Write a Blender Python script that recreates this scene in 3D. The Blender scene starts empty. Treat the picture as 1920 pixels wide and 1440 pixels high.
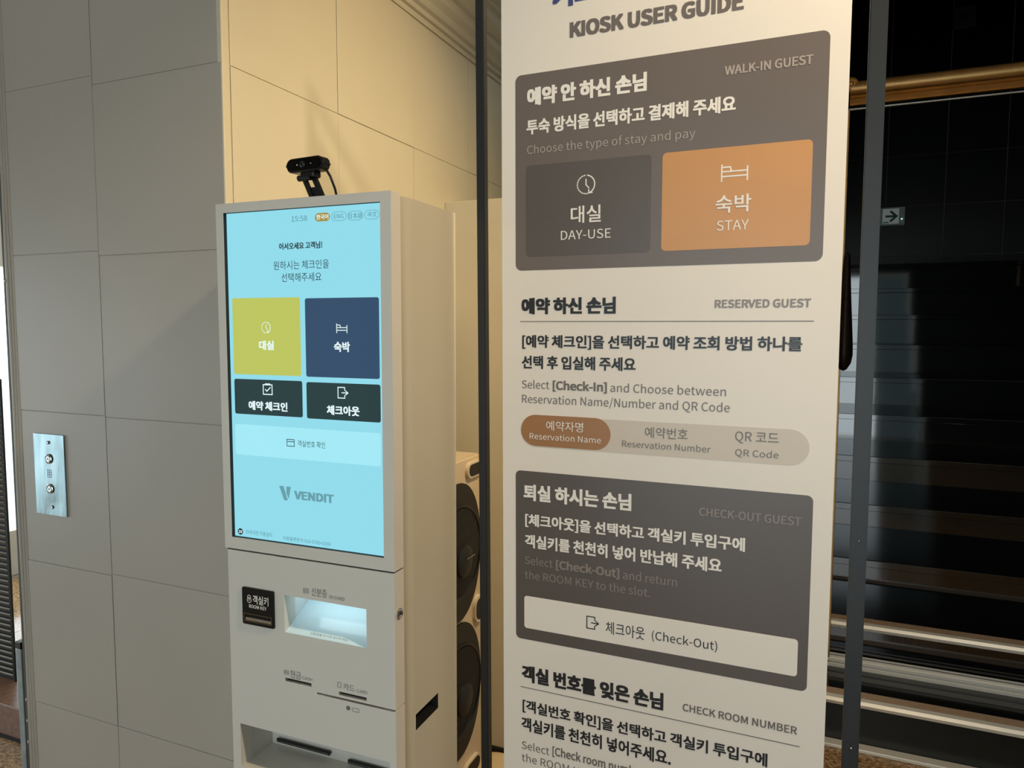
import bpy, bmesh, math, random
from mathutils import Vector, Matrix
random.seed(7)
sc = bpy.context.scene
C = bpy.context.collection
R = math.radians
# ------------------------------------------------------------------ camera
EYE = Vector((0, 0, 1.5)); FPX = 1352.0
def cam_axes(yaw, pitch, roll):
    cy, sy = math.cos(yaw), math.sin(yaw)
    f = Vector((-sy*math.cos(pitch), cy*math.cos(pitch), -math.sin(pitch)))
    r = Vector((cy, sy, 0)); d = f.cross(r)
    c, s = math.cos(roll), math.sin(roll)
    return c*r + s*d, -s*r + c*d, f
RT, DN, FW = cam_axes(R(23.0), R(4.4), R(-.15))
cd = bpy.data.cameras.new('camera'); cam = bpy.data.objects.new('camera', cd); C.objects.link(cam)
cd.sensor_width = 36; cd.lens = FPX*36/1920; cd.clip_start = .02; cd.clip_end = 200
cam.matrix_world = Matrix(((RT.x, -DN.x, -FW.x, EYE.x), (RT.y, -DN.y, -FW.y, EYE.y), (RT.z, -DN.z, -FW.z, EYE.z), (0, 0, 0, 1)))
sc.camera = cam
# ------------------------------------------------------------------ daylight, lamps, exposure
sc.view_settings.view_transform = 'Standard'; sc.view_settings.look = 'None'
sc.view_settings.gamma = 1; sc.view_settings.exposure = 0.22
sc.view_settings.use_curve_mapping = False
w = bpy.data.worlds.new('sky'); sc.world = w; w.use_nodes = True
bg = w.node_tree.nodes['Background']; bg.inputs[0].default_value = (.85, .98, 1.04, 1); bg.inputs[1].default_value = 3.1
def lamp(name, kind, loc, target, power, color, **kw):
    l = bpy.data.lights.new(name, kind); l.energy = power; l.color = color
    for k, v in kw.items(): setattr(l, k, v)
    o = bpy.data.objects.new(name, l); C.objects.link(o); o.location = loc
    o.rotation_euler = (Vector(target)-Vector(loc)).to_track_quat('-Z', 'Y').to_euler()
    return o
WARM = (1.0, .75, .43)
LAMPS = [  # recessed ceiling lamps: place, aim, power, cone, blend
    ((.30, 1.75, 2.84), (-1.2, 1.62, 1.35), 98, 92, 1.0, WARM),
    ((.85, .70, 2.84), (-.30, 1.25, 1.30), 120, 78, .9, (1, .80, .55)),
    ((1.15, 1.5, 2.84), (.9, 2.85, .1), 46, 80, .8, (1, .89, .74)),
]
for i, (p, t, e, a, b, c) in enumerate(LAMPS):
    lamp('spot_light', 'SPOT', p, t, e, c, spot_size=R(a), spot_blend=b, shadow_soft_size=.05)
def portal(loc, target, sx, sy):
    o = lamp('window_portal', 'AREA', loc, target, 0, (1, 1, 1), shape='RECTANGLE', size=sx, size_y=sy)
    o.data.cycles.is_portal = True
portal((-.05, -2.72, 1.2), (-.05, 0, 1.2), 2.8, 2.4)
portal((-4.43, 1.3, 1.0), (0, 1.3, 1.0), 5.6, 1.9)

# ------------------------------------------------------------------ helpers
def lin(c):
    return tuple((x/12.92 if x <= .04045 else ((x+.055)/1.055)**2.4) for x in (v/255 for v in c)) + (1,)
MATS = {}
def mat(name, col, rough=.5, metal=0, var=0, scale=8, bump=0, bscale=60, coat=0, spec=.5, stretch=None, emit=0):
    if name in MATS: return MATS[name]
    m = bpy.data.materials.new(name); m.use_nodes = True; nt = m.node_tree; b = nt.nodes['Principled BSDF']
    c = lin(col) if max(col) > 1 else tuple(col)+(1,)
    b.inputs['Base Color'].default_value = c; b.inputs['Roughness'].default_value = rough
    b.inputs['Metallic'].default_value = metal; b.inputs['Coat Weight'].default_value = coat
    b.inputs['Specular IOR Level'].default_value = spec
    if emit:
        b.inputs['Base Color'].default_value = (.01, .01, .01, 1)
        b.inputs['Emission Color'].default_value = c; b.inputs['Emission Strength'].default_value = emit
    tc = nt.nodes.new('ShaderNodeTexCoord'); mp = nt.nodes.new('ShaderNodeMapping')
    nt.links.new(tc.outputs['Object'], mp.inputs[0])
    if stretch: mp.inputs['Scale'].default_value = stretch
    if var:
        n = nt.nodes.new('ShaderNodeTexNoise'); n.inputs['Scale'].default_value = scale; n.inputs['Detail'].default_value = 4
        nt.links.new(mp.outputs[0], n.inputs['Vector'])
        r = nt.nodes.new('ShaderNodeValToRGB'); r.color_ramp.elements[0].position = .3; r.color_ramp.elements[1].position = .7
        r.color_ramp.elements[0].color = tuple(x*(1-var) for x in c[:3])+(1,)
        r.color_ramp.elements[1].color = tuple(min(1, x*(1+var)) for x in c[:3])+(1,)
        nt.links.new(n.outputs[0], r.inputs[0])
        nt.links.new(r.outputs[0], b.inputs['Emission Color' if emit else 'Base Color'])
    if bump:
        n2 = nt.nodes.new('ShaderNodeTexNoise'); n2.inputs['Scale'].default_value = bscale; n2.inputs['Detail'].default_value = 5
        nt.links.new(mp.outputs[0], n2.inputs['Vector'])
        bp = nt.nodes.new('ShaderNodeBump'); bp.inputs['Strength'].default_value = bump; bp.inputs['Distance'].default_value = .004
        nt.links.new(n2.outputs[0], bp.inputs['Height']); nt.links.new(bp.outputs[0], b.inputs['Normal'])
    MATS[name] = m
    return m
def granite():
    m = mat('brown_granite', (150, 118, 82), .12, bump=.03, bscale=12); nt = m.node_tree; b = nt.nodes['Principled BSDF']
    tc = [n for n in nt.nodes if n.type == 'TEX_COORD'][0]
    v = nt.nodes.new('ShaderNodeTexNoise'); v.inputs['Scale'].default_value = 75; v.inputs['Detail'].default_value = 8; v.inputs['Roughness'].default_value = .75
    nt.links.new(tc.outputs['Object'], v.inputs['Vector'])
    r = nt.nodes.new('ShaderNodeValToRGB'); e = r.color_ramp.elements
    e[0].position = .38; e[0].color = lin((62, 44, 30)); e[1].position = .62; e[1].color = lin((196, 160, 112))
    x = e.new(.5); x.color = lin((146, 112, 74))
    nt.links.new(v.outputs[0], r.inputs[0]); nt.links.new(r.outputs[0], b.inputs['Base Color'])
    return m

def link(name, me, m=None, parent=None, label=None):
    o = bpy.data.objects.new(name, me); C.objects.link(o)
    if m is not None: me.materials.append(m)
    if parent is not None: o.parent = parent
    if label: o['label'] = label
    return o
class MB:
    def __init__(s): s.b = bmesh.new()
    def box(s, x0, x1, y0, y1, z0, z1, bev=0):
        b = bmesh.new()
        bmesh.ops.create_cube(b, size=1)
        for v in b.verts:
            v.co = Vector((x0+(v.co.x+.5)*(x1-x0), y0+(v.co.y+.5)*(y1-y0), z0+(v.co.z+.5)*(z1-z0)))
        if bev: bmesh.ops.bevel(b, geom=b.edges[:], offset=bev, segments=2, affect='EDGES', profile=.5)
        s.add(b); return s
    def add(s, b, M=None):
        if M is not None: bmesh.ops.transform(b, matrix=M, verts=b.verts[:])
        me = bpy.data.meshes.new('t'); b.to_mesh(me); b.free(); s.b.from_mesh(me); bpy.data.meshes.remove(me); return s
    def prism(s, pts, M, h):
        """pts: 2-D outline (local x, z) extruded along +y by h, then moved by M"""
        b = bmesh.new(); vs = [b.verts.new((p[0], 0, p[1])) for p in pts]
        f = b.faces.new(vs); r = bmesh.ops.extrude_face_region(b, geom=[f])
        for v in [g for g in r['geom'] if isinstance(g, bmesh.types.BMVert)]: v.co.y += h
        bmesh.ops.recalc_face_normals(b, faces=b.faces[:]); s.add(b, M); return s
    def quad(s, *ps):
        s.b.faces.new([s.b.verts.new(p) for p in ps]); return s
    def tube(s, path, rad, n=12, caps=True):
        ps = [Vector(p) for p in path]; rads = rad if isinstance(rad, (list, tuple)) else [rad]*len(ps)
        rings = []; up = Vector((0, 0, 1))
        for i, p in enumerate(ps):
            d = (ps[min(i+1, len(ps)-1)]-ps[max(i-1, 0)]).normalized()
            a = d.cross(up if abs(d.z) < .95 else Vector((0, 1, 0))).normalized(); c = d.cross(a)
            rings.append([s.b.verts.new(p+(a*math.cos(t)+c*math.sin(t))*rads[i]) for t in (2*math.pi*k/n for k in range(n))])
        for i in range(len(rings)-1):
            for k in range(n): s.b.faces.new((rings[i][k], rings[i][(k+1) % n], rings[i+1][(k+1) % n], rings[i+1][k]))
        if caps: s.b.faces.new(rings[0][::-1]); s.b.faces.new(rings[-1])
        return s
    def lathe(s, prof, M=None, n=32):
        """prof: (radius, height) around local z"""
        b = bmesh.new(); rings = []
        for r, z in prof:
            rings.append([b.verts.new((r*math.cos(2*math.pi*k/n), r*math.sin(2*math.pi*k/n), z)) for k in range(n)] if r > 1e-6 else [b.verts.new((0, 0, z))])
        for A, B in zip(rings, rings[1:]):
            for k in range(n):
                j = (k+1) % n
                if len(A) == 1: b.faces.new((A[0], B[j], B[k])) if len(B) > 1 else None
                elif len(B) == 1: b.faces.new((A[k], A[j], B[0]))
                else: b.faces.new((A[k], A[j], B[j], B[k]))
        bmesh.ops.recalc_face_normals(b, faces=b.faces[:]); s.add(b, M); return s
    def build(s, name, m, parent=None, label=None, smooth=False):
        bmesh.ops.recalc_face_normals(s.b, faces=s.b.faces[:])
        me = bpy.data.meshes.new(name); s.b.to_mesh(me); s.b.free()
        if smooth:
            for p in me.polygons: p.use_smooth = True
            try: me.set_sharp_from_angle(angle=R(35))
            except Exception: pass
        return link(name, me, m, parent, label)
def tag(o, label, cat=None, group=None, kind=None):
    o['label'] = label
    if cat: o['category'] = cat
    if group: o['group'] = group
    if kind: o['kind'] = kind
    return o
def thing(name, label, cat, M=None, loc=(0, 0, 0), group=None):
    o = bpy.data.objects.new(name, None); C.objects.link(o); o.empty_display_size = .1
    o.matrix_world = M if M is not None else Matrix.Translation(loc)
    return tag(o, label, cat, group)
def struct(o, label): return tag(o, label, kind='structure')

# measuring: the camera above is calibrated to the photo, so a pixel becomes a point on a real plane
def ray(px, py):
    return RT*((px-960)/FPX) + DN*((py-720)/FPX) + FW
def on_axis(px, py, axis, val):
    r = ray(px, py); t = (val-EYE[axis])/r[axis]; return EYE + r*t
class Plane:
    """vertical (or slightly leaning) sheet at distance d from the eye, turned by yaw; local x right, y back, z up"""
    def __init__(s, yaw, lean, d, x0, z0=None):
        cy, sy = math.cos(yaw), math.sin(yaw)
        s.ex = Vector((cy, sy, 0)); s.ez = Vector((sy*math.sin(lean), -cy*math.sin(lean), math.cos(lean)))
        s.n = s.ez.cross(s.ex)           # points back, away from the camera
        s.d = d
        foot = EYE + s.n*d + s.ex*x0
        t = foot.z/s.ez.z; s.o = foot - s.ez*t
        s.M = Matrix(((s.ex.x, s.n.x, s.ez.x, s.o.x), (s.ex.y, s.n.y, s.ez.y, s.o.y), (s.ex.z, s.n.z, s.ez.z, s.o.z), (0, 0, 0, 1)))
    def at(s, px, py, depth=0):
        r = ray(px, py); q = EYE + r*((s.d+depth)/r.dot(s.n)) - s.o
        return q.dot(s.ex), q.dot(s.ez)

def rrect(x0, x1, z0, z1, r, n=6):
    r = min(r, abs(x1-x0)/2, abs(z1-z0)/2); pts = []
    for cx, cz, a in ((x1-r, z1-r, 0), (x0+r, z1-r, 90), (x0+r, z0+r, 180), (x1-r, z0+r, 270)):
        for k in range(n+1):
            t = R(a+90*k/n); pts.append((cx+r*math.cos(t), cz+r*math.sin(t)))
    return pts
def card(name, parent, P, quad, rad, y0, y1, m, depth=0, label=None):
    """rounded plate whose corners were measured at quad = TL, TR, BR, BL; y0 is the back, y1 the front"""
    q = [P.at(px, py, depth) for px, py in quad]
    x0 = (q[0][0]+q[3][0])/2; x1 = (q[1][0]+q[2][0])/2; z1 = (q[0][1]+q[1][1])/2; z0 = (q[2][1]+q[3][1])/2
    o = MB().prism(rrect(x0, x1, z0, z1, rad), Matrix.Translation((0, min(y0, y1), 0)), abs(y1-y0)).build(name, m, parent, label)
    o['box'] = 0; del o['box']
    return o, (x0, x1, z0, z1)
import os
def load_font(f):                            # the sans fonts that come with Blender itself
    try: return bpy.data.fonts.load(os.path.join(bpy.utils.resource_path('LOCAL'), 'datafiles', 'fonts', f))
    except Exception: return None
F_CJK = load_font('Noto Sans CJK Regular.woff2')
def glyphs(s, bold=0, spacing=1.0):
    cu = bpy.data.curves.new('lettering', 'FONT'); cu.body = s
    if F_CJK: cu.font = F_CJK
    cu.space_character = spacing
    cu.resolution_u = 3; cu.fill_mode = 'FRONT' if hasattr(cu, 'fill_mode') else cu.fill_mode
    o = bpy.data.objects.new('lettering', cu); C.objects.link(o)
    dg = bpy.context.evaluated_depsgraph_get(); dg.update()
    me = bpy.data.meshes.new_from_object(o.evaluated_get(dg)); bpy.data.objects.remove(o); bpy.data.curves.remove(cu)
    me.materials.clear()
    if bold:                                 # heavier weight: the outline repeated a hair's breadth around itself
        b = bmesh.new(); d = bold*.62
        for kk, (dx, dy) in enumerate(((-1, -.7), (1, -.7), (1, .7), (-1, .7), (0, .7), (0, -.7), (-1, 0), (1, 0))):
            n0 = len(b.verts); b.from_mesh(me); b.verts.ensure_lookup_table()
            for v in b.verts[n0:]: v.co.x += dx*d; v.co.y += dy*d; v.co.z = kk*.00002
        b.to_mesh(me); b.free()
    return me
CAP = {}
def text(parent, P, s, box, m, y, bold=0, depth=0, name='text_line', spacing=1.0, latin=False, align_right=None):
    """box = (xl, top, bottom, xr, top, bottom): the ink's left and right ends as measured. latin: bottom = baseline, top = cap height"""
    xl, tl, bl, xr, tr, br = box
    a = P.at(xl, bl, depth); b = P.at(xl, tl, depth); c = P.at(xr, br, depth); d = P.at(xr, tr, depth)
    x0, x1 = (a[0]+b[0])/2, (c[0]+d[0])/2; z0, z1 = (a[1]+c[1])/2, (b[1]+d[1])/2
    me = glyphs(s, bold, spacing)
    if not len(me.vertices): return None
    if latin and 'cap' not in CAP: CAP['cap'] = max(v.co.y for v in glyphs('H').vertices)
    xs = [v.co.x for v in me.vertices]; ys = [v.co.y for v in me.vertices]
    ax, bx = min(xs), max(xs)
    ay, by = (0.0, CAP['cap']) if latin else (min(ys), max(ys))
    for v in me.vertices:
        v.co = Vector((x0+(v.co.x-ax)/(bx-ax)*(x1-x0), y-v.co.z, z0+(v.co.y-ay)/(by-ay)*(z1-z0)))
    return link(name, me, m, parent)
def strokes(parent, lines, wd, y, m, name='icon'):
    """icon from thick 2-D polylines in local x,z"""
    mb = MB(); k = 0
    for ln in lines:
        for (xa, za), (xb, zb) in zip(ln, ln[1:]):
            d = Vector((xb-xa, zb-za)); L = d.length
            if L < 1e-7: continue
            d /= L; nx, nz = -d.y*wd/2, d.x*wd/2; e = d*wd/2
            mb.prism([(xa-e.x+nx, za-e.y+nz), (xb+e.x+nx, zb+e.y+nz), (xb+e.x-nx, zb+e.y-nz), (xa-e.x-nx, za-e.y-nz)], Matrix.Translation((0, y-k*1e-6, 0)), .0001); k += 1
    return mb.build(name, m, parent)
def arc(cx, cz, r, a0, a1, n=14): return [(cx+r*math.cos(R(a0+(a1-a0)*k/n)), cz+r*math.sin(R(a0+(a1-a0)*k/n))) for k in range(n+1)]
def clock_icon(parent, c, r, y, m):
    L = [arc(c[0], c[1], r, 80, -70)]
    L += [[(c[0]+r*math.cos(R(a)), c[1]+r*math.sin(R(a))), (c[0]+r*math.cos(R(a+5)), c[1]+r*math.sin(R(a+5)))] for a in range(98, 290, 16)]
    L += [[(c[0], c[1]+r*.55), (c[0], c[1]-r*.02), (c[0]+r*.32, c[1]-r*.38)]]
    e = L[0][-1]; L += [[(e[0]-r*.02, e[1]+r*.36), (e[0]-r*.02, e[1]), (e[0]+r*.36, e[1]+r*.04)]]
    return strokes(parent, L, r*.13, y, m)
def bed_icon(parent, x0, x1, z0, z1, y, m):
    h = z1-z0; w_ = x1-x0
    L = [[(x0, z0), (x0, z1)], [(x1, z0), (x1, z0+h*.82)], [(x0, z0+h*.28), (x1, z0+h*.28)], [(x0, z0+h*.58), (x1, z0+h*.58)],
         [(x0, z0+h*.86), (x0+w_*.33, z0+h*.86), (x0+w_*.38, z0+h*.60)]]
    return strokes(parent, L, h*.09, y, m)
def exit_icon(parent, x0, x1, z0, z1, y, m):
    h = z1-z0; w_ = x1-x0; zm = (z0+z1)/2; xr = x0+w_*.68
    L = [[(xr, zm+h*.24), (xr, z1), (x0, z1), (x0, z0), (xr, z0), (xr, zm-h*.24)],
         [(x0+w_*.40, zm), (x1, zm)], [(x1-w_*.22, zm+h*.18), (x1, zm), (x1-w_*.22, zm-h*.18)]]
    return strokes(parent, L, h*.085, y, m)

# ------------------------------------------------------------------ materials
M_wall = mat('grey_painted_panel', (170, 162, 150), .45, var=.03, scale=3, bump=.10, bscale=40)
M_groove = mat('panel_joint', (150, 142, 128), .6, var=.03)
M_side = mat('cream_painted_panel', (200, 192, 168), .45, var=.03, scale=3, bump=.08, bscale=40)
M_ceil = mat('white_ceiling', (205, 198, 184), .8, var=.02)
M_dark = mat('dark_wall', (16, 15, 14), .5, var=.1)
M_gran = granite()
M_tile = mat('black_polished_tile', (9, 9, 9), .30, var=.1, scale=3, spec=.35)
M_grout = mat('tile_grout', (150, 140, 126), .8, var=.1)
M_step = mat('black_polished_granite', (10, 11, 12), .045, var=.3, scale=120, bump=.012, bscale=9)
M_step.node_tree.nodes['Principled BSDF'].inputs['IOR'].default_value = 1.95
M_tread = mat('black_granite_tread', (10, 11, 12), .12, var=.3, scale=120)
M_alu = mat('brushed_aluminium', (205, 200, 190), .35, 1, var=.06, scale=40, stretch=(1, 30, 30), bump=.05)
M_strip = mat('pale_metal', (226, 220, 206), .40, .25, var=.05, scale=40, stretch=(1, 30, 30), bump=.05)
M_brownstrip = mat('brown_grip_strip', (165, 138, 110), .6, var=.12, scale=50)
M_gold = mat('antique_gold', (196, 156, 100), .42, 1, var=.10, scale=20, bump=.06, bscale=50)
M_bronze = mat('dark_bronze', (42, 30, 20), .35, .7, var=.35, scale=50, bump=.1)
M_kiosk = mat('kiosk_white_paint', (206, 202, 192), .38, var=.015, scale=4, bump=.02, bscale=300)
M_kin = mat('kiosk_tray_white', (222, 226, 226), .35, var=.02)
M_black = mat('black_plastic', (14, 14, 15), .35, var=.1, spec=.4)
M_blackm = mat('matte_black', (10, 10, 10), .7, var=.1)
M_chrome = mat('chrome', (190, 190, 188), .15, 1, var=.05, bump=.03)
M_pole = mat('charcoal_powder_coat', (24, 26, 27), .42, .0, var=.05, scale=60, bump=.05, bscale=300)
M_banner = mat('banner_film', (232, 224, 212), .38, var=.012, scale=2, bump=.03, bscale=5)
M_bcard = mat('print_taupe', (108, 98, 92), .35, var=.02, scale=3)
M_bcard2 = mat('print_dark_taupe', (88, 80, 75), .35, var=.02, scale=3)
M_day = mat('print_charcoal_taupe', (90, 82, 77), .35, var=.02)
M_orange = mat('print_tan_orange', (202, 146, 88), .35, var=.02)
M_btn = mat('print_white', (236, 228, 216), .35, var=.01)
M_pill = mat('print_sand', (206, 194, 178), .35, var=.01)
M_brown = mat('print_brown', (160, 113, 68), .35, var=.02)
M_ink = mat('ink_black', (26, 24, 26), .4, var=.05)
M_inkg = mat('ink_grey', (140, 130, 122), .4, var=.03)
M_inkg2 = mat('ink_mid_grey', (112, 103, 98), .4, var=.03)
M_inkn = mat('ink_navy', (68, 74, 132), .4, var=.03)
M_inkw = mat('ink_white', (240, 234, 224), .4, var=.02)
M_inkl = mat('ink_light_taupe', (170, 158, 148), .4, var=.03)
M_inkd = mat('ink_dim_taupe', (140, 129, 120), .4, var=.03)
def scr(n, c, s=.85): return mat('screen_'+n, c, .25, emit=s, spec=.3)
S_bg = scr('cyan', (146, 220, 236)); S_card = scr('pale_cyan', (164, 234, 246)); S_yel = scr('yellow', (190, 198, 96)); S_navy = scr('navy', (52, 78, 106))
S_tile = scr('slate', (40, 62, 64)); S_w = scr('white', (232, 250, 250)); S_k = scr('ink', (40, 62, 70)); S_g = scr('grey', (86, 134, 146))
S_brown = scr('ochre', (166, 146, 76)); S_logo = scr('logo_grey', (104, 160, 172)); S_blk = scr('black', (12, 16, 20))

# ------------------------------------------------------------------ setting
def panel_wall(o, origin, ex, n, cols, rows, m, t=.0022, gap=.0015):
    """tiles standing t proud of the backing, each one its own part (ex = run, n = outward)"""
    ex = Vector(ex); n = Vector(n); origin = Vector(origin)
    for i, (a, b_) in enumerate(zip(cols, cols[1:])):
        rr = rows[i] if isinstance(rows[0], (list, tuple)) else rows
        for c, d in zip(rr, rr[1:]):
            mb = MB().box(gap/2, b_-a-gap/2, 0, t+random.uniform(-.0006, .0006), gap/2, d-c-gap/2, bev=.0010)
            T = Matrix(((ex.x, n.x, 0, origin.x+ex.x*a), (ex.y, n.y, 0, origin.y+ex.y*a), (0, 0, 1, c), (0, 0, 0, 1)))
            mb2 = MB(); mb2.add(mb.b, T); mb2.build('panel', m, o)
PW = 1.2265                                   # the grey pillar's face
XS = -1.20                                    # the cream side wall
xl = -1.920
rL = [0, .092, .492, .883, 1.284, 1.684, 2.094, 2.50, 2.90]
rR = [0, .092, .493, .887, 1.281, 1.672, 2.072, 2.50, 2.90]
wl = struct(MB().box(xl-.03, XS-.012, PW+.0022, PW+.30, 0, 2.9).build('wall_left', M_wall), 'grey painted pillar of large square panels behind and left of the kiosk')
panel_wall(wl, (0, PW+.0022, 0), (1, 0, 0), (0, -1, 0), [xl, -1.603, XS-.002], [rL, rR], M_wall)
# rounded moulded edge on the pillar's left corner, with a ragged paint bead
mb = MB()
for k, (dx, r_) in enumerate(((-.004, .006), (-.015, .006), (-.026, .007))):
    mb.tube([(xl+dx+.0009*math.sin(z*9+k), PW+.004, z) for z in [i*.05 for i in range(59)]], r_, 8)
for z in (.37, .43, .49, 1.9, 1.62):
    mb.lathe([(0, -.006), (.005, -.003), (.006, .002), (0, .006)], Matrix.Translation((xl-.031, PW, z)), 8)
mb.build('corner_trim', M_wall, wl, 'ragged painted corner bead', smooth=True)
MB().box(XS-.014, XS, PW, PW+.022, 0, 2.9, .003).build('corner_strip', M_side, wl)
ws = struct(MB().box(XS-.10, XS-.0022, PW+.022, 3.9, 0, 2.9).build('wall_side', M_side), 'cream painted side wall of square panels running back behind the kiosk')
panel_wall(ws, (XS-.0022, 0, 0), (0, 1, 0), (1, 0, 0), [PW+.024, 1.635, 2.025, 2.415, 2.805, 3.195, 3.585, 3.895], [.092, .493, .887, 1.281, 1.672, 2.070, 2.47], M_side)
# cornice along the side wall
prof = [(0, 2.470), (.010, 2.470), (.010, 2.487), (.020, 2.490), (.020, 2.506), (.032, 2.512), (.040, 2.53), (.056, 2.546), (.060, 2.556), (.060, 2.575), (.074, 2.580), (.092, 2.60), (.098, 2.62), (.098, 2.64), (.112, 2.645), (.112, 2.9), (0, 2.9)]
mb = MB(); b = bmesh.new(); A = [b.verts.new((XS-.005+p[0], PW+.03, p[1])) for p in prof]; B2 = [b.verts.new((XS-.005+p[0], 3.895, p[1])) for p in prof]
for k in range(len(prof)):
    j = (k+1) % len(prof); b.faces.new((A[k], A[j], B2[j], B2[k]))
b.faces.new(A); b.faces.new(B2[::-1]); mb.add(b)
struct(mb.build('trim_1', M_side), 'stepped cream cornice along the top of the side wall')
# low partition
wp = struct(MB().box(XS, .02, 2.23, 2.33, .025, 1.933, .003).build('wall_partition', M_side), 'low cream partition wall behind the white speaker')
struct(MB().box(XS, .02, 2.222, 2.335, 0, .025).build('base_shade_partition', M_blackm), 'thin black strip for the shadowed gap under the low partition')  # black strip put in for the dark gap and shadow at the foot
# back and stair walls
struct(MB().box(XS, .05, 3.9, 4.0, 0, 4.6).build('wall_back', M_side), 'cream wall at the back behind the low partition')
struct(MB().box(-.05, .05, 3.085, 6.3, 0, 4.6).build('wall_stair_left', M_dark), 'dark wall on the left side of the staircase')
struct(MB().box(1.75, 1.85, 3.085, 6.3, 0, 4.6).build('wall_stair_right', M_dark), 'dark wall on the right side of the staircase')
wf = struct(MB().box(.05, 1.75, 6.212, 6.3, 0, 4.6).build('wall_far', M_grout), 'black polished tile wall at the top of the stairs')
tx = [.07, .433, .819, 1.194, 1.57, 1.745]; tz = [1.95, 2.05, 2.42, 2.79, 3.17, 3.54, 3.91, 4.28, 4.6]
for a, b_ in zip(tx, tx[1:]):
    for c, d in zip(tz, tz[1:]):
        MB().box(a+.0022, b_-.0022, 6.20, 6.213, c+.0018, d-.0018, .001).build('tile', M_tile, wf)
# floor of brown granite slabs
fl = struct(MB().box(-4.6, 3.2, -2.9, 4.0, -.06, -.004).build('floor', M_grout), 'brown speckled granite floor')
ny = [-2.8, -2.0, -1.2, -.4, .4, 1.2, 2.0, 2.755]; nx_ = [-4.4, -3.6, -2.8, -2.0, -1.2, -.4, .4, 1.2, 2.0, 2.8]
for a, b_ in zip(nx_, nx_[1:]):
    for c, d in zip(ny, ny[1:]):
        MB().box(a+.001, b_-.001, c+.001, d-.001, -.01, 0).build('slab', M_gran, fl)
struct(MB().box(-4.6, 3.2, -2.9, 3.2, 2.9, 3.0).build('ceiling', M_ceil), 'plain white ceiling over the lobby')
struct(MB().box(-.05, 1.85, 3.2, 6.3, 4.6, 4.7).build('ceiling_stair', M_dark), 'dark ceiling over the staircase')
struct(MB().box(-.05, 1.85, 3.1, 3.2, 2.9, 4.7).build('wall_header', M_dark), 'dark bulkhead above the stair opening')
struct(MB().box(2.51, 3.2, 3.06, 3.16, 0, 2.9).build('wall_right_back', M_dark), 'dark wall right of the staircase')
struct(MB().box(3.1, 3.2, -2.9, 3.06, 0, 2.9).build('wall_right', M_dark), 'dark wall on the right of the lobby')
mb = MB(); mb.box(-4.6, -1.4, -2.8, -2.7, 0, 2.9); mb.box(1.35, 3.2, -2.8, -2.7, 0, 2.9); mb.box(-1.4, 1.35, -2.8, -2.7, 2.45, 2.9)
struct(mb.build('wall_behind', M_dark), 'lobby wall with the glazed street entrance')
d1 = struct(MB().box(-1.4, 1.35, -2.76, -2.70, 2.39, 2.45).build('door_1', M_alu), 'aluminium framed street entrance with glass doors')
for x in (-1.4, -.35, .75, 1.30): MB().box(x, x+.05, -2.76, -2.70, 0, 2.39).build('door_frame', M_alu, d1)
mb = MB(); mb.box(-4.55, -4.45, -2.8, -1.5, 0, 2.9); mb.box(-4.55, -4.45, -1.5, 4.3, 1.86, 2.9); mb.box(-4.55, -4.45, -1.5, 4.3, 0, .272)
struct(mb.build('wall_outer_left', M_ceil), 'outer wall with a wide bright opening to the street')
struct(MB().box(-4.6, -1.975, 4.3, 4.4, 0, 2.9).build('wall_left_back', M_ceil), 'back wall of the entrance recess')
struct(MB().box(-1.99, -1.90, 1.53, 4.4, 0, 2.9).build('wall_left_return', M_ceil), 'return wall behind the grey pillar')
struct(MB().box(-30, -4.6, -30, 30, -.12, -.06).build('ground', mat('pale_paving', (190, 195, 195), .7, var=.1)), 'pale sunlit paving outside')

M_tint = bpy.data.materials.new('tinted_glass'); M_tint.use_nodes = True; nt = M_tint.node_tree; nt.nodes.clear()
o_ = nt.nodes.new('ShaderNodeOutputMaterial'); mx = nt.nodes.new('ShaderNodeMixShader'); tr = nt.nodes.new('ShaderNodeBsdfTransparent'); gl = nt.nodes.new('ShaderNodeBsdfGlossy')
tr.inputs[0].default_value = (.22, .25, .25, 1); gl.inputs['Roughness'].default_value = .02; mx.inputs[0].default_value = .06
nt.links.new(tr.outputs[0], mx.inputs[1]); nt.links.new(gl.outputs[0], mx.inputs[2]); nt.links.new(mx.outputs[0], o_.inputs[0])
MB().box(.80, 1.30, -2.735, -2.725, 0, 2.39).build('pane', M_tint, d1, 'tinted side pane')
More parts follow.
